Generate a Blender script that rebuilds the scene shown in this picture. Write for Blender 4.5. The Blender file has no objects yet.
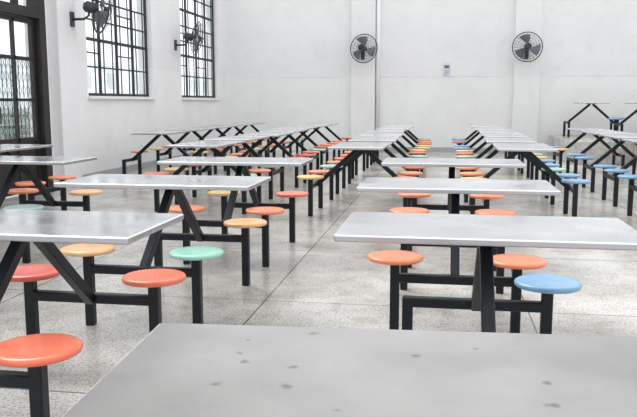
import bpy, bmesh, math, random
from mathutils import Vector, Matrix
random.seed(7)
scene = bpy.context.scene
scene.view_settings.view_transform = 'Standard'
COL = scene.collection

def lin(c):
    return tuple(((v/255)/12.92 if v/255 <= 0.04045 else ((v/255+0.055)/1.055)**2.4) for v in c)+(1.0,)

# ---------------------------------------------------------------- materials
def new_mat(name):
    m = bpy.data.materials.new(name); m.use_nodes = True
    nt = m.node_tree; b = nt.nodes['Principled BSDF']
    return m, nt, b

def simple_mat(name, rgb, rough=0.5, var=0.08, scale=8.0, metallic=0.0, spec=0.5, coat=0.0):
    m, nt, b = new_mat(name)
    tc = nt.nodes.new('ShaderNodeTexCoord')
    n = nt.nodes.new('ShaderNodeTexNoise'); n.inputs['Scale'].default_value = scale
    n.inputs['Detail'].default_value = 5
    r = nt.nodes.new('ShaderNodeValToRGB')
    c = lin(rgb)
    r.color_ramp.elements[0].position = 0.3; r.color_ramp.elements[1].position = 0.7
    r.color_ramp.elements[0].color = tuple(v*(1-var) for v in c[:3])+(1,)
    r.color_ramp.elements[1].color = tuple(min(1, v*(1+var)) for v in c[:3])+(1,)
    nt.links.new(tc.outputs['Object'], n.inputs['Vector'])
    nt.links.new(n.outputs['Fac'], r.inputs['Fac'])
    nt.links.new(r.outputs['Color'], b.inputs['Base Color'])
    b.inputs['Roughness'].default_value = rough
    b.inputs['Metallic'].default_value = metallic
    b.inputs['Specular IOR Level'].default_value = spec
    b.inputs['Coat Weight'].default_value = coat
    return m

def table_mat(name, base, blotch, spots, rough, spotstr=0.55, edge=(172, 174, 178), metal=0.4, rim=(232, 233, 235)):
    m, nt, b = new_mat(name)
    L = nt.links.new
    geo = nt.nodes.new('ShaderNodeNewGeometry')
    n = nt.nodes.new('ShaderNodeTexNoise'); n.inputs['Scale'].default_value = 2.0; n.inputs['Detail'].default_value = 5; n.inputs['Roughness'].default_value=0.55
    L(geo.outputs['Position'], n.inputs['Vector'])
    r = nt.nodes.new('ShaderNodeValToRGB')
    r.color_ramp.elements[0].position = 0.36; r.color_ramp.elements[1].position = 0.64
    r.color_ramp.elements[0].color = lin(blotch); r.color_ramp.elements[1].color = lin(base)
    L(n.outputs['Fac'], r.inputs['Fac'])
    mp = nt.nodes.new('ShaderNodeMapping'); mp.inputs['Scale'].default_value = (1, 1, 0)
    L(geo.outputs['Position'], mp.inputs['Vector'])
    v = nt.nodes.new('ShaderNodeTexVoronoi'); v.inputs['Scale'].default_value = 9.0; v.voronoi_dimensions = '2D'
    n2 = nt.nodes.new('ShaderNodeTexNoise'); n2.inputs['Scale'].default_value = 28
    L(geo.outputs['Position'], n2.inputs['Vector'])
    ad = nt.nodes.new('ShaderNodeMixRGB'); ad.inputs['Fac'].default_value = 0.03; ad.blend_type = 'ADD'
    L(mp.outputs['Vector'], ad.inputs['Color1']); L(n2.outputs['Color'], ad.inputs['Color2'])
    L(ad.outputs['Color'], v.inputs['Vector'])
    sp = nt.nodes.new('ShaderNodeSeparateColor'); L(v.outputs['Color'], sp.inputs['Color'])
    rad = nt.nodes.new('ShaderNodeMapRange'); rad.inputs['To Min'].default_value = 0.03; rad.inputs['To Max'].default_value = 0.10
    L(sp.outputs['Green'], rad.inputs['Value'])
    df = nt.nodes.new('ShaderNodeMath'); df.operation = 'SUBTRACT'; L(rad.outputs['Result'], df.inputs[0]); L(v.outputs['Distance'], df.inputs[1])
    lt = nt.nodes.new('ShaderNodeMapRange'); lt.inputs['From Min'].default_value = -0.03; lt.inputs['From Max'].default_value = 0.05
    L(df.outputs[0], lt.inputs['Value'])
    gt = nt.nodes.new('ShaderNodeMath'); gt.operation = 'GREATER_THAN'; gt.inputs[1].default_value = 1-spots
    L(sp.outputs['Red'], gt.inputs[0])
    mu = nt.nodes.new('ShaderNodeMath'); mu.operation = 'MULTIPLY'
    L(lt.outputs['Result'], mu.inputs[0]); L(gt.outputs[0], mu.inputs[1])
    mu2 = nt.nodes.new('ShaderNodeMath'); mu2.operation = 'MULTIPLY'; mu2.inputs[1].default_value = spotstr
    L(mu.outputs[0], mu2.inputs[0])
    mx = nt.nodes.new('ShaderNodeMixRGB'); mx.inputs['Color2'].default_value = lin((74, 68, 62))
    L(mu2.outputs[0], mx.inputs['Fac']); L(r.outputs['Color'], mx.inputs['Color1'])
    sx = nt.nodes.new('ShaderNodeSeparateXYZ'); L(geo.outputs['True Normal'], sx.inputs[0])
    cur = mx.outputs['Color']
    for thr, col in ((0.97, rim), (0.35, edge)):   # polished rim on the arris, side faces coloured to paint in their shade
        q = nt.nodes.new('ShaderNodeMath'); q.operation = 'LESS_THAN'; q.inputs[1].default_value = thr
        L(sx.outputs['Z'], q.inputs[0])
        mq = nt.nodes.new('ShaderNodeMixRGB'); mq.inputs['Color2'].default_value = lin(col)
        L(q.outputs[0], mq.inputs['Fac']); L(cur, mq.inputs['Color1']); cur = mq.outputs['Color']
    L(cur, b.inputs['Base Color'])
    me = nt.nodes.new('ShaderNodeMath'); me.operation = 'MULTIPLY_ADD'; me.inputs[1].default_value = -metal*.6; me.inputs[2].default_value = metal
    L(mu.outputs[0], me.inputs[0]); L(me.outputs[0], b.inputs['Metallic'])
    n3 = nt.nodes.new('ShaderNodeTexNoise'); n3.inputs['Scale'].default_value = 3.0; n3.inputs['Detail'].default_value = 2
    L(geo.outputs['Position'], n3.inputs['Vector'])
    rr = nt.nodes.new('ShaderNodeMapRange'); rr.inputs['From Min'].default_value = .35; rr.inputs['From Max'].default_value = .65
    rr.inputs['To Min'].default_value = rough-0.04; rr.inputs['To Max'].default_value = rough+0.10
    L(n3.outputs['Fac'], rr.inputs['Value'])
    rg = nt.nodes.new('ShaderNodeMath'); rg.operation = 'MULTIPLY_ADD'; rg.inputs[1].default_value = 0.2
    L(mu.outputs[0], rg.inputs[0]); L(rr.outputs['Result'], rg.inputs[2]); L(rg.outputs[0], b.inputs['Roughness'])
    return m

def floor_mat():
    m, nt, b = new_mat('terrazzo_floor')
    L = nt.links.new
    geo = nt.nodes.new('ShaderNodeNewGeometry')
    mp = nt.nodes.new('ShaderNodeMapping'); mp.inputs['Location'].default_value = (1.1, 0.35, 0)
    L(geo.outputs['Position'], mp.inputs['Vector'])
    br = nt.nodes.new('ShaderNodeTexBrick'); br.offset = 0.0; br.squash = 1.0
    br.inputs['Scale'].default_value = 1.0; br.inputs['Brick Width'].default_value = 1.65; br.inputs['Row Height'].default_value = 1.65
    br.inputs['Mortar Size'].default_value = 0.007; br.inputs['Mortar Smooth'].default_value = 0.5
    br.inputs['Color1'].default_value = lin((216, 214, 210)); br.inputs['Color2'].default_value = lin((203, 201, 197))
    br.inputs['Mortar'].default_value = lin((120, 116, 111))
    L(mp.outputs['Vector'], br.inputs['Vector'])
    def layer(scale, det, p0, p1, c0):
        n = nt.nodes.new('ShaderNodeTexNoise'); n.inputs['Scale'].default_value = scale; n.inputs['Detail'].default_value = det; n.inputs['Roughness'].default_value = 0.68
        L(geo.outputs['Position'], n.inputs['Vector'])
        r = nt.nodes.new('ShaderNodeValToRGB'); r.color_ramp.elements[0].position = p0; r.color_ramp.elements[1].position = p1
        r.color_ramp.elements[0].color = (*c0, 1); r.color_ramp.elements[1].color = (1, 1, 1, 1)
        L(n.outputs['Fac'], r.inputs['Fac']); return r
    cur = br.outputs['Color']
    for a in ((0.9, 9, 0.38, 0.56, (0.66, 0.64, 0.61)), (6.0, 6, 0.38, 0.5, (0.82, 0.81, 0.79)), (70, 3, 0.36, 0.52, (0.48, 0.47, 0.45)), (150, 2, 0.34, 0.50, (0.56, 0.54, 0.52))):
        r = layer(*a)
        m1 = nt.nodes.new('ShaderNodeMixRGB'); m1.blend_type = 'MULTIPLY'; m1.inputs['Fac'].default_value = 1
        L(cur, m1.inputs['Color1']); L(r.outputs['Color'], m1.inputs['Color2']); cur = m1.outputs['Color']
    L(cur, b.inputs['Base Color'])
    b.inputs['Roughness'].default_value = 0.24
    return m

def wall_mat(name, up, low, zsplit):
    m, nt, b = new_mat(name)
    L = nt.links.new
    geo = nt.nodes.new('ShaderNodeNewGeometry')
    sx = nt.nodes.new('ShaderNodeSeparateXYZ'); L(geo.outputs['Position'], sx.inputs[0])
    gt = nt.nodes.new('ShaderNodeMath'); gt.operation = 'GREATER_THAN'; gt.inputs[1].default_value = zsplit
    L(sx.outputs['Z'], gt.inputs[0])
    mx = nt.nodes.new('ShaderNodeMixRGB'); mx.inputs['Color1'].default_value = lin(low); mx.inputs['Color2'].default_value = lin(up)
    L(gt.outputs[0], mx.inputs['Fac'])
    cur = mx.outputs['Color']
    for sc, p0, p1, c in ((0.9, .28, .6, .93), (3.5, .3, .48, .95)):
        n = nt.nodes.new('ShaderNodeTexNoise'); n.inputs['Scale'].default_value = sc; n.inputs['Detail'].default_value = 8; n.inputs['Roughness'].default_value = 0.65
        L(geo.outputs['Position'], n.inputs['Vector'])
        r = nt.nodes.new('ShaderNodeValToRGB'); r.color_ramp.elements[0].position = p0; r.color_ramp.elements[1].position = p1
        r.color_ramp.elements[0].color = (c, c, c*0.99, 1); r.color_ramp.elements[1].color = (1, 1, 1, 1)
        L(n.outputs['Fac'], r.inputs['Fac'])
        m1 = nt.nodes.new('ShaderNodeMixRGB'); m1.blend_type = 'MULTIPLY'; m1.inputs['Fac'].default_value = 1
        L(cur, m1.inputs['Color1']); L(r.outputs['Color'], m1.inputs['Color2']); cur = m1.outputs['Color']
    L(cur, b.inputs['Base Color'])
    b.inputs['Roughness'].default_value = 0.8
    return m

def glass_mat():
    m, nt, b = new_mat('window_glass')
    nt.nodes.remove(b)
    out = nt.nodes['Material Output']
    t = nt.nodes.new('ShaderNodeBsdfTransparent')
    n = nt.nodes.new('ShaderNodeTexNoise'); n.inputs['Scale'].default_value = 1.2
    geo = nt.nodes.new('ShaderNodeNewGeometry'); nt.links.new(geo.outputs['Position'], n.inputs['Vector'])
    r = nt.nodes.new('ShaderNodeValToRGB')
    r.color_ramp.elements[0].color = (0.90, 0.93, 0.94, 1); r.color_ramp.elements[1].color = (0.99, 1, 1, 1)
    r.color_ramp.elements[0].position = .38; r.color_ramp.elements[1].position = .5
    nt.links.new(n.outputs['Fac'], r.inputs['Fac']); nt.links.new(r.outputs['Color'], t.inputs['Color'])
    g = nt.nodes.new('ShaderNodeBsdfGlossy'); g.inputs['Roughness'].default_value = 0.05
    mx = nt.nodes.new('ShaderNodeMixShader'); mx.inputs['Fac'].default_value = 0.03
    nt.links.new(t.outputs[0], mx.inputs[1]); nt.links.new(g.outputs[0], mx.inputs[2])
    nt.links.new(mx.outputs[0], out.inputs['Surface'])
    return m

M_STEEL = simple_mat('dark_painted_steel', (17, 23, 30), 0.4, 0.25, 12, spec=0.3)
M_TOP = table_mat('worn_grey_tabletop', (200, 201, 204), (178, 180, 183), 0.10, 0.18, 0.5, metal=0.55)
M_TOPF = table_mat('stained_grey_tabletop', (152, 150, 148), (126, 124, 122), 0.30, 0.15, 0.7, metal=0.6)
M_FLOOR = floor_mat()
M_WALL = wall_mat('white_painted_wall', (231, 231, 232), (235, 235, 235), 1.92)
M_TRIM = simple_mat('white_trim_paint', (231, 231, 232), 0.6, 0.02)
M_IRON = simple_mat('black_window_iron', (40, 40, 46), 0.6, 0.2)
M_WOOD = simple_mat('dark_door_wood', (34, 28, 29), 0.5, 0.25)
M_GLASS = glass_mat()
M_FAN = simple_mat('dark_grey_fan_enamel', (52, 56, 62), 0.45, 0.15)
M_BLADE = simple_mat('grey_fan_blade', (106, 112, 119), 0.4, 0.1)
M_GROUND = simple_mat('outdoor_concrete', (220, 223, 220), 0.9, 0.1, 1.0)
M_HEDGE = simple_mat('hedge_leaves', (158, 168, 162), 0.9, 0.4, 6.0)
SEATC = {
 'coral': (227, 112, 82), 'orange': (232, 135, 94), 'peach': (233, 180, 130), 'mint': (154, 207, 188),
 'blue': (118, 162, 200), 'yellow': (226, 190, 120), 'red': (212, 92, 76), 'pale grey-green': (158, 184, 182)}
M_SEAT = {k: simple_mat(k.replace(' ', '_')+'_fibreglass', v, 0.32, 0.12, 14, coat=0.15) for k, v in SEATC.items()}

# ---------------------------------------------------------------- mesh helpers
def mk(name, bm, mat, parent=None, smooth=False, link=True):
    me = bpy.data.meshes.new(name); bm.to_mesh(me); bm.free()
    if mat: me.materials.append(mat)
    if smooth:
        for p in me.polygons: p.use_smooth = True
    ob = bpy.data.objects.new(name, me)
    if link: COL.objects.link(ob)
    if parent: ob.parent = parent
    return ob

def add_box(bm, lo, hi, bevel=0.0):
    lo = Vector(lo); hi = Vector(hi)
    r = bmesh.ops.create_cube(bm, size=1.0)
    vs = r['verts']
    bmesh.ops.scale(bm, vec=hi-lo, verts=vs)
    bmesh.ops.translate(bm, vec=(lo+hi)/2, verts=vs)
    if bevel > 0:
        es = list({e for v in vs for e in v.link_edges})
        bmesh.ops.bevel(bm, geom=es, offset=bevel, segments=2, affect='EDGES', profile=0.5)

def add_beam(bm, p1, p2, w, d, up=(1, 0, 0)):
    p1 = Vector(p1); p2 = Vector(p2); z = (p2-p1).normalized()
    x = Vector(up); x = (x - x.dot(z)*z).normalized(); y = z.cross(x)
    L = (p2-p1).length
    r = bmesh.ops.create_cube(bm, size=1.0); vs = r['verts']
    bmesh.ops.scale(bm, vec=(w, d, L), verts=vs)
    m = Matrix((x, y, z)).transposed().to_4x4(); m.translation = (p1+p2)/2
    bmesh.ops.transform(bm, matrix=m, verts=vs)
    es = list({e for v in vs for e in v.link_edges})
    bmesh.ops.bevel(bm, geom=es, offset=min(w, d)*0.1, segments=1, affect='EDGES')

def add_tube(bm, pts, rad, seg=6, closed=False):
    pts = [Vector(p) for p in pts]; n = len(pts); rings = []
    for i, p in enumerate(pts):
        if closed: t = pts[(i+1) % n]-pts[i-1]
        else: t = pts[min(i+1, n-1)]-pts[max(i-1, 0)]
        t.normalize()
        a = Vector((0, 1, 0)) if abs(t.y) < 0.9 else Vector((1, 0, 0))
        u = t.cross(a).normalized(); v = t.cross(u)
        rings.append([bm.verts.new(p+rad*(math.cos(2*math.pi*k/seg)*u+math.sin(2*math.pi*k/seg)*v)) for k in range(seg)])
    m = n if closed else n-1
    for i in range(m):
        A = rings[i]; B = rings[(i+1) % n]
        for k in range(seg):
            bm.faces.new((A[k], A[(k+1) % seg], B[(k+1) % seg], B[k]))
    if not closed:
        bm.faces.new(rings[0][::-1]); bm.faces.new(rings[-1])

def lathe(bm, prof, seg=40):
    rings = []
    for (r, z) in prof:
        if r < 1e-6: rings.append([bm.verts.new((0, 0, z))])
        else: rings.append([bm.verts.new((r*math.cos(2*math.pi*k/seg), r*math.sin(2*math.pi*k/seg), z)) for k in range(seg)])
    for a, b in zip(rings, rings[1:]):
        for k in range(seg):
            k2 = (k+1) % seg
            if len(a) == 1: bm.faces.new((a[0], b[k], b[k2]))
            elif len(b) == 1: bm.faces.new((a[k], b[0], a[k2]))
            else: bm.faces.new((a[k], b[k], b[k2], a[k2]))
    bmesh.ops.recalc_face_normals(bm, faces=bm.faces)

def empty(name, loc, rotz=0.0):
    e = bpy.data.objects.new(name, None); e.empty_display_size = 0.2
    COL.objects.link(e); e.location = loc; e.rotation_euler = (0, 0, rotz)
    return e

# ---------------------------------------------------------------- table set template meshes
TW, TD, TH = 1.12, 0.60, 0.79
SX, SY, SH = 0.32, 0.53, 0.455
BAR = 0.33
TT = 0.026
def top_mesh(mat, nm, tw=TW):
    bm = bmesh.new()
    r = bmesh.ops.create_cube(bm, size=1.0)
    bmesh.ops.scale(bm, vec=(tw, TD, TT), verts=r['verts'])
    vert_e = [e for e in bm.edges if abs(e.verts[0].co.z-e.verts[1].co.z) > 0.01]
    bmesh.ops.bevel(bm, geom=vert_e, offset=0.010, segments=3, affect='EDGES', profile=0.5)
    hor = [e for e in bm.edges if len(e.link_faces) == 2 and abs(e.link_faces[0].normal.z-e.link_faces[1].normal.z) > 0.5]
    bmesh.ops.bevel(bm, geom=hor, offset=0.005, segments=2, affect='EDGES', profile=0.5)
    me = bpy.data.meshes.new(nm); bm.to_mesh(me); bm.free(); me.materials.append(mat)
    return me
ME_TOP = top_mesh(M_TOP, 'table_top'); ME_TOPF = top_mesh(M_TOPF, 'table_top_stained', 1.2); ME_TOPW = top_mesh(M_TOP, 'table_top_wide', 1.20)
def mesh_of(nm, fn, mat, smooth=False):
    bm = bmesh.new(); fn(bm); me = bpy.data.meshes.new(nm); bm.to_mesh(me); bm.free(); me.materials.append(mat)
    if smooth:
        for p in me.polygons: p.use_smooth = True
    return me
def leg_fn(s):
    def f(bm):
        add_beam(bm, (0, s*0.03, TH-0.04), (0, s*(SY-0.01), BAR-0.01), 0.048, 0.05)
        add_box(bm, (-0.10, min(s*0.004, s*0.10), TH-0.036), (0.10, max(s*0.004, s*0.10), TH-TT+0.002))
    return f
ME_LEG = {s: mesh_of('leg', leg_fn(s), M_STEEL) for s in (-1, 1)}
ME_BAR = mesh_of('crossbar', lambda bm: add_beam(bm, (-SX, 0, BAR), (SX, 0, BAR), 0.047, 0.047, up=(0, 1, 0)), M_STEEL)
def post_fn(bm):
    add_beam(bm, (0, 0, 0.0), (0, 0, SH-0.032), 0.050, 0.050)
    add_box(bm, (-0.05, -0.05, SH-0.040), (0.05, 0.05, SH-0.031))
ME_POST = mesh_of('seat_post', post_fn, M_STEEL)
ME_BARE = mesh_of('seat_post_bare', lambda bm: add_beam(bm, (0, 0, 0.0), (0, 0, BAR+0.024), 0.050, 0.050), M_STEEL)
def seat_fn(bm):
    prof = [(0, -0.002), (0.06, -0.001), (0.11, 0.0), (0.132, 0.0)]
    for i in range(1, 8):
        a = math.pi/2 - i*math.pi/7*0.98
        prof.append((0.136+0.015*math.cos(a), -0.014+0.014*math.sin(a)))
    prof += [(0.12, -0.030), (0.0, -0.031)]
    lathe(bm, prof, 48)
ME_SEAT = {}
for k, mt in M_SEAT.items():
    ME_SEAT[k] = mesh_of('seat', seat_fn, mt, True)

GROUP = 'canteen tables with attached stools'
def table_set(x, y, seats, rot=0.0, z=0.0, stained=False, label=None, wide=False):
    e = empty('canteen_table', (x, y, z), rot)
    cols = []
    for s in seats:
        if s and s not in cols: cols.append(s)
    if label is None:
        c = ' and '.join(cols[:2]) if len(cols) <= 2 else ', '.join(cols[:2])+' and '+cols[2]
        label = f"grey-topped canteen table, black frame, {c} stools"
        if None in seats: label = f"grey canteen table, {c} stools, some seats missing"
    e['label'] = label; e['category'] = 'canteen table'; e['group'] = GROUP
    def part(nm, me, loc, par):
        o = bpy.data.objects.new(nm, me); o.location = loc; o.parent = par; COL.objects.link(o); return o
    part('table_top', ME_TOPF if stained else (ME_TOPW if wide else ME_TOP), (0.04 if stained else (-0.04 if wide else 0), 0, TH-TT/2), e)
    for s in (-1, 1):
        part('leg', ME_LEG[s], (0, 0, 0), e)
        part('crossbar', ME_BAR, (0, s*SY, 0), e)
    i = 0
    for sy in (-1, 1):
        for sx in (-1, 1):
            p = part('seat_post', ME_POST if seats[i] else ME_BARE, (sx*SX, sy*SY, 0), e)
            if seats[i]:
                st = part('seat', ME_SEAT[seats[i]], (0, 0, SH), p)
                st['label'] = f"round {seats[i]} fibreglass stool seat"
            i += 1
    return e

# seats order: (x-,y-), (x+,y-), (x-,y+), (x+,y+)
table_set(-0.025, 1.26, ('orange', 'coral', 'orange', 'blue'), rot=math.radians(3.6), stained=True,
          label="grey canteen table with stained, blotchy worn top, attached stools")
table_set(0.18, 2.97, ('orange', 'coral', None, 'blue'))
table_set(0.09, 4.51, ('orange', 'orange', None, None))
table_set(0.093, 6.26, ('orange', 'orange', 'orange', 'orange'))
table_set(-1.655, 2.79, ('coral', 'coral', 'red', 'coral'), wide=True)
table_set(-1.645, 4.45, ('peach', 'mint', None, 'peach'), wide=True)
table_set(-1.645, 6.11, ('orange', 'orange', 'yellow', 'coral'), wide=True)
table_set(-3.56, 5.94, ('orange', 'pale grey-green', 'orange', 'peach'))
table_set(-3.56, 4.30, ('coral', 'orange', 'red', 'blue'))
H = math.pi/2
pal = ['orange', 'coral', 'orange', 'coral', 'orange', 'yellow', 'peach', 'coral', 'red', 'mint', 'orange', None]
palR = ['blue', 'yellow', 'blue', 'orange', 'mint', 'coral', 'yellow', 'blue', None, None]
palRR = ['blue', 'blue', 'mint', 'yellow', None, None, None]
def four(p):
    while True:
        r = tuple(random.choice(p) for _ in range(4))
        if any(r): return r
def jt(x, y, s, z=0.0):
    table_set(x+random.uniform(-.05, .05), y+random.uniform(-.05, .05), s, H+random.uniform(-.03, .03), z)
# rotated +90deg: local (x-,y-) -> world (x+, y-) ; (x+,y-)->(x+,y+); (x-,y+)->(x-,y-); (x+,y+)->(x-,y+)
P = 1.4
for cx, p in ((-2.68, pal), (-0.88, pal), (0.88, palR), (2.66, palRR)):
    for k in range(7):
        if cx > 2 and k > 4: continue
        yy = 8.55+P*k
        s = four(p)
        if k == 0 and cx == -0.88: s = ('orange', 'orange', 'yellow', 'orange')
        if k == 0 and cx == 0.88: s = ('blue', 'blue', 'yellow', 'orange')
        if k == 0 and cx == -2.68: s = ('mint', 'orange', 'coral', 'yellow')
        if k < 2 and cx > 2: s = (None, 'blue', 'blue', 'blue') if k else (None, None, None, 'blue')
        jt(cx, yy, s)
jt(-4.68, 7.45, ('orange', 'orange', 'coral', 'red'))
for k in range(5):
    jt(-4.5, 11.7+P*k, four(pal))
for k in range(4):
    jt(4.45, 10.4+P*k, four(palRR))

# ---------------------------------------------------------------- room
XL, XR, YB, YF, ZC = -5.64, 7.2, 19.5, -2.5, 5.2
def struct(nm, fn, mat, smooth=False):
    bm = bmesh.new(); fn(bm); o = mk(nm, bm, mat, smooth=smooth); o['kind'] = 'structure'; return o
struct('floor', lambda bm: add_box(bm, (XL-0.3, YF, -0.15), (XR, YB+0.3, 0)), M_FLOOR)
struct('wall_back', lambda bm: add_box(bm, (XL-0.3, YB, 0), (XR, YB+0.3, ZC)), M_WALL)
struct('wall_right', lambda bm: add_box(bm, (XR, 8.0, -0.15), (XR+0.3, YB+0.3, ZC)), M_WALL)
DY0, DY1, DZ = 7.7, 10.2, 4.3
W = [(11.5, 14.3), (15.95, 18.75)]
WZ0, WZ1 = 1.37, 4.3
def lw(bm):
    x0, x1 = XL-0.3, XL
    add_box(bm, (x0, YF, 0), (x1, DY0, ZC)); add_box(bm, (x0, DY0, DZ), (x1, DY1, ZC))
    add_box(bm, (x0, DY1, 0), (x1, W[0][0], ZC))
    for a, b in W:
        add_box(bm, (x0, a, 0), (x1, b, WZ0)); add_box(bm, (x0, a, WZ1), (x1, b, ZC))
    add_box(bm, (x0, W[0][1], 0), (x1, W[1][0], ZC)); add_box(bm, (x0, W[1][1], 0), (x1, YB, ZC))
struct('wall_left', lw, M_WALL)
struct('trim_1', lambda bm: add_box(bm, (XL, 10.3, 0), (XL+0.16, 10.85, ZC)), M_TRIM)
struct('trim_2', lambda bm: add_box(bm, (1.74, YB-0.16, 0), (2.36, YB, ZC)), M_WALL)
struct('trim_6', lambda bm: add_box(bm, (-2.32, YB-0.12, 0), (-1.70, YB, ZC)), M_WALL)
struct('trim_3', lambda bm: add_tube(bm, [(-1.63, YB-0.06, 0), (-1.63, YB-0.06, ZC)], 0.055, 12), M_TRIM, True)
def rail(bm):
    for a, b in ((XL, -2.32), (-1.57, 1.74), (2.36, XR)): add_box(bm, (a, YB-0.008, 1.91), (b, YB, 1.93))
struct('trim_4', rail, M_TRIM)
struct('baseboard_back', lambda bm: add_box(bm, (-1.56, YB-0.02, 0), (1.74, YB, 0.12)), simple_mat('grey_base_paint', (170, 172, 174), 0.7, 0.05))
struct('baseboard_left', lambda bm: add_box(bm, (XL, 10.85, 0), (XL+0.02, YB-0.02, 0.12)), simple_mat('grey_base_paint_side', (170, 172, 174), 0.7, 0.05))
PZ = 0.47
struct('trim_5', lambda bm: add_box(bm, (2.62, 16.05, 0), (XR, YB-0.17, PZ), 0.01), M_FLOOR)
struct('floor_outside', lambda bm: add_box(bm, (-45, 0, -0.2), (XL-0.3, 80, -0.1)), M_GROUND)

for i, (a, b) in enumerate(W):
    nm = f'window_{i+1}'
    def wf(bm, a=a, b=b):
        x = XL-0.1
        w = 0.04
        add_box(bm, (x-w, a, WZ0), (x, a+0.05, WZ1)); add_box(bm, (x-w, b-0.05, WZ0), (x, b, WZ1))
        add_box(bm, (x-w, a, WZ0), (x, b, WZ0+0.05)); add_box(bm, (x-w, a, WZ1-0.05), (x, b, WZ1))
        for k in (1, 2, 3):
            y = a+(b-a)*k/4
            add_box(bm, (x-w, y-0.022, WZ0), (x, y+0.022, WZ1))
        for k in range(8):
            y = a+(b-a)*(k+0.5)/8
            add_box(bm, (x-0.03, y-0.006, WZ0), (x-0.01, y+0.006, WZ1 if k % 3 else 2.95))
        for z, h in ((1.85, .012), (2.3, .025), (2.62, .012), (2.95, .012), (3.3, .025), (3.62, .012), (3.95, .012)):
            add_box(bm, (x-w, a, z-h), (x, b, z+h))
        for k in (0, 2):
            ya = a+(b-a)*k/4; yb = a+(b-a)*(k+1)/4
            add_box(bm, (x-w, ya, 2.08-.01), (x, yb, 2.08+.01)); add_box(bm, (x-w, ya, 2.78), (x, yb, 2.80))
    fr = struct(nm, wf, M_IRON)
    bm = bmesh.new(); add_box(bm, (XL-0.20, a, WZ0), (XL-0.19, b, WZ1)); g = mk('glass_pane', bm, M_GLASS, parent=fr)
    bm = bmesh.new(); add_box(bm, (XL-0.1, a-0.03, WZ0-0.05), (XL+0.06, b+0.03, WZ0-0.002)); g = mk('window_sill', bm, M_TRIM, parent=fr)

# door
LT = 2.42
def door_frame(bm):
    x0, x1 = XL-0.16, XL+0.03
    add_box(bm, (x0, DY0, 0), (x1, DY0+0.12, DZ)); add_box(bm, (x0, DY1-0.16, 0), (x1, DY1, DZ))
    add_box(bm, (x0, DY0+0.12, DZ-0.12), (x1, DY1-0.16, DZ)); add_box(bm, (x0, DY0+0.12, LT+0.01), (x1, DY1-0.16, LT+0.14))
    for k in (1, 2, 3):
        y = DY0+(DY1-DY0)*k/4
        add_box(bm, (x0+0.05, y-0.03, LT+0.14), (x1-0.05, y+0.03, DZ-0.12))
    add_box(bm, (x0+0.05, DY0+0.14, 3.2), (x1-0.05, DY1-0.16, 3.25))
dfm = struct('door_1', door_frame, M_WOOD)
ym = (DY0+DY1)/2
for (a, b) in ((DY0+0.125, ym-0.003), (ym+0.003, DY1-0.165)):
    bm = bmesh.new(); x0, x1 = XL-0.10, XL-0.05
    add_box(bm, (x0, a, 0.02), (x1, a+0.09, LT)); add_box(bm, (x0, b-0.09, 0.02), (x1, b, LT))
    for z, h in ((0.02, .12), (0.72, .06), (1.28, .04), (1.84, .05), (LT-0.07, .07)): add_box(bm, (x0, a+0.09, z), (x1, b-0.09, z+h))
    add_box(bm, (x0, (a+b)/2-0.02, 0.1), (x1, (a+b)/2+0.02, LT-0.02))
    add_box(bm, (x0+0.015, a+0.09, 0.1), (x1-0.015, b-0.09, 0.76))
    leaf = mk('door_leaf', bm, M_WOOD, parent=dfm)
    # folding security grille: slim uprights with small crossed links
    bm = bmesh.new(); n = 9
    ys = [a+0.09+(b-a-0.18)*k/n for k in range(n+1)]
    for k in range(1, n): add_box(bm, (x1+0.008, ys[k]-0.003, 0.77), (x1+0.016, ys[k]+0.003, 1.86))
    for k in range(n):
        for za in (0.80, 0.98, 1.16, 1.34, 1.52, 1.70):
            add_beam(bm, (x1+0.012, ys[k], za), (x1+0.012, ys[k+1], za+0.16), 0.004, 0.004)
            add_beam(bm, (x1+0.018, ys[k+1], za), (x1+0.018, ys[k], za+0.16), 0.004, 0.004)
    mk('folding_grille', bm, M_FAN, parent=leaf)
    bm = bmesh.new(); add_box(bm, (x0+0.02, a+0.09, 0.76), (x0+0.028, b-0.09, LT-0.02)); mk('glass_pane', bm, M_GLASS, parent=leaf)
    bm = bmesh.new(); yh = b-0.05 if a < ym-0.5 else a+0.05
    add_tube(bm, [(x1, yh, 1.0), (x1+0.05, yh, 1.0), (x1+0.05, yh, 1.2), (x1, yh, 1.2)], 0.012, 8); mk('handle', bm, M_FAN, parent=leaf)
bm = bmesh.new(); add_box(bm, (XL-0.09, DY0+0.12, LT+0.14), (XL-0.08, DY1-0.16, DZ-0.12)); mk('glass_pane', bm, M_GLASS, parent=dfm)

# outdoors seen through the glass: clipped hedge and a pale building across the yard
bm = bmesh.new()
add_box(bm, (-16, 3, -0.1), (-14.5, 34, 0.95))
bmesh.ops.subdivide_edges(bm, edges=bm.edges, cuts=24, use_grid_fill=True)
for v in bm.verts: v.co += Vector([random.uniform(-.12, .12) for _ in range(3)]) if v.co.z > 0 else Vector()
hd = mk('hedge', bm, M_HEDGE); hd['label'] = 'clipped green hedge standing outside the windows'; hd['category'] = 'hedge'; hd['kind'] = 'stuff'
bl = empty('building', (-21, 50, -0.1)); bl['label'] = 'pale low building across the yard seen through windows'; bl['category'] = 'building'
bm = bmesh.new(); add_box(bm, (-6, -26, 0), (0, 26, 3.6)); add_box(bm, (-6.4, -26.4, 3.6), (0.4, 26.4, 3.85))
mk('facade', bm, simple_mat('pale_facade_paint', (246, 249, 250), 0.8, 0.03, 0.5), parent=bl)
mp_ = simple_mat('distant_window_glass', (206, 214, 218), 0.3, 0.1, 1)
bm = bmesh.new()
for k in range(13):
    for z in (0.9, 2.2): add_box(bm, (0.0, -24.6+4*k, z), (0.04, -22.8+4*k, z+1.0))
mk('window_band', bm, mp_, parent=bl)

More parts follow.
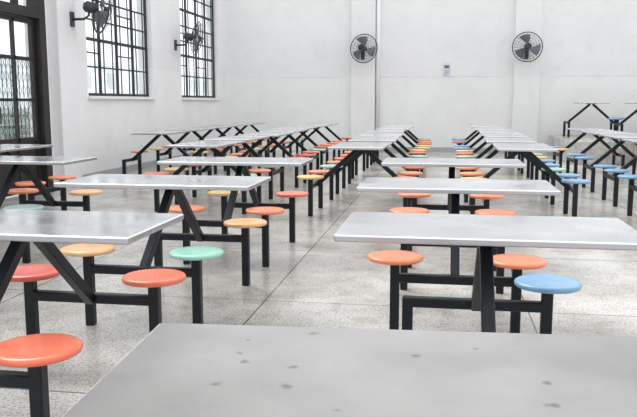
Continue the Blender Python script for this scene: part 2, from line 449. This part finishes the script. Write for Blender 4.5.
# tables on the platform
table_set(3.42, 18.35, ('blue', None, None, None), H, z=PZ)
table_set(4.22, 16.75, ('blue', 'mint', None, 'blue'), H, z=PZ)
table_set(5.3, 18.3, ('blue', 'yellow', 'coral', 'blue'), H, z=PZ)

# ---------------------------------------------------------------- wall fans (face along local -Y, wall at local y=0)
def fan(loc, rotz, swivel=0.0, tilt=0.15, RR=0.35):
    e = empty('wall_fan', loc, rotz)
    e['label'] = 'dark grey caged industrial fan mounted on white wall'; e['category'] = 'fan'; e['group'] = 'wall-mounted fans'
    bm = bmesh.new(); add_box(bm, (-0.05, -0.03, -0.28), (0.05, 0, -0.06), 0.005)
    mk('wall_bracket', bm, M_FAN, parent=e)
    bm = bmesh.new(); add_tube(bm, [(0, -0.03, -0.17), (0, -0.2, -0.17), (0, -0.28, -0.12), (0, -0.30, 0.0)], 0.02, 8)
    mk('arm', bm, M_FAN, parent=e, smooth=True)
    R = Matrix.Translation((0, -0.30, 0)) @ Matrix.Rotation(swivel, 4, 'Z') @ Matrix.Rotation(tilt, 4, 'X')
    def fin(bm, nm, mat, smooth=False, par=e):
        bmesh.ops.transform(bm, matrix=R, verts=bm.verts); return mk(nm, bm, mat, parent=par, smooth=smooth)
    bm = bmesh.new(); lathe(bm, [(0, 0.11), (0.05, 0.105), (0.08, 0.07), (0.085, -0.05), (0.05, -0.09), (0, -0.09)], 20)
    bmesh.ops.transform(bm, matrix=Matrix.Rotation(math.pi/2, 4, 'X'), verts=bm.verts)
    fin(bm, 'motor', M_FAN, True)
    bm = bmesh.new()
    yc = -0.18
    dep = 0.11
    def yy(r, side): return yc+side*dep*(1-(r/RR)**2)**0.5 if r < RR else yc
    for side in (-1, 1):
        for q in (0.25, 0.45, 0.65, 0.83):
            r = q*RR
            add_tube(bm, [(r*math.cos(t*math.pi/16), yy(r, side), r*math.sin(t*math.pi/16)) for t in range(32)], 0.0022, 4, True)
        for k in range(24):
            a = 2*math.pi*k/24
            add_tube(bm, [(q*RR*math.cos(a), yy(q*RR, side), q*RR*math.sin(a)) for q in (0.16, 0.43, 0.67, 0.88, 1.0)], 0.002, 4)
    add_tube(bm, [(RR*math.cos(t*math.pi/20), yc, RR*math.sin(t*math.pi/20)) for t in range(40)], 0.012, 6, True)
    fin(bm, 'fan_guard', M_FAN, True)
    bm = bmesh.new(); lathe(bm, [(0, 0.0), (0.045, 0.004), (0.06, 0.03), (0.06, 0.07), (0, 0.08)], 20)
    bmesh.ops.transform(bm, matrix=Matrix.Translation((0, -0.29, 0)) @ Matrix.Rotation(-math.pi/2, 4, 'X'), verts=bm.verts)
    fin(bm, 'hub_cap', M_FAN, True)
    for k in range(3):
        bm = bmesh.new(); g = []
        nr, na = 7, 6
        for i in range(nr):
            r = 0.045+(RR*0.87-0.045)*i/(nr-1)
            half = 0.22+0.26*math.sin(min(1, i/(nr-1)*1.15)*math.pi*0.6)
            row = []
            for j in range(na):
                s = j/(na-1)*2-1
                a = s*half + 0.25*i/(nr-1)
                row.append(bm.verts.new((r*math.cos(a), yc+0.045*s*(1-0.3*i/nr), r*math.sin(a))))
            g.append(row)
        for i in range(nr-1):
            for j in range(na-1): bm.faces.new((g[i][j], g[i+1][j], g[i+1][j+1], g[i][j+1]))
        bmesh.ops.transform(bm, matrix=Matrix.Rotation(k*2*math.pi/3+0.5, 4, 'Y'), verts=bm.verts)
        bmesh.ops.solidify(bm, geom=bm.faces[:], thickness=0.004)
        fin(bm, 'fan_blade', M_BLADE, True)
    return e
fan((-2.02, YB-0.12, 2.62), 0, 0.45, 0.2)
fan((2.02, YB-0.16, 2.60), 0, -0.2)
fan((XL+0.16, 10.72, 2.66), math.pi/2, 0.75)
fan((XL, 15.6, 2.64), math.pi/2, 0.5)

# ---------------------------------------------------------------- wall notice
e = empty('wall_notice', (0.10, YB, 2.08)); e['label'] = 'small white paper notice with dark printed marks on wall'; e['category'] = 'sign'
bm = bmesh.new(); add_box(bm, (-0.10, -0.012, -0.17), (0.10, 0, 0.17)); mk('board', bm, simple_mat('notice_white', (212, 216, 224), 0.5, 0.02), parent=e)
bm = bmesh.new(); add_box(bm, (-0.06, -0.016, 0.03), (0.06, -0.0125, 0.11)); mk('blue_panel', bm, simple_mat('notice_blue', (98, 104, 130), 0.5, 0.02), parent=e)
bm = bmesh.new()
for k in range(3): add_box(bm, (-0.065, -0.016, -0.14+0.05*k), (0.065 if k else 0.01, -0.0125, -0.125+0.05*k))
mk('printed_lines', bm, simple_mat('notice_ink', (100, 104, 118), 0.5, 0.02), parent=e)

# ---------------------------------------------------------------- light
w = bpy.data.worlds.new('World'); scene.world = w; w.use_nodes = True
bg = w.node_tree.nodes['Background']; bg.inputs[0].default_value = (0.96, 0.98, 1.0, 1); bg.inputs[1].default_value = 1.5
sl = bpy.data.lights.new('daylight', 'SUN'); sl.energy = 2.4; sl.angle = math.radians(28); sl.color = (1, 0.985, 0.96)
so = bpy.data.objects.new('daylight', sl); COL.objects.link(so)
so.rotation_euler = Vector((0.50, -0.42, -0.76)).to_track_quat('-Z', 'Y').to_euler()

# ---------------------------------------------------------------- camera
cam = bpy.data.cameras.new('camera'); co = bpy.data.objects.new('camera', cam); COL.objects.link(co)
co.location = (0, 0, 1.27); co.rotation_euler = (math.radians(90-8.08), 0, math.radians(9.26))
cam.sensor_width = 36; cam.lens = 750/637*36; cam.clip_start = 0.05
scene.camera = co
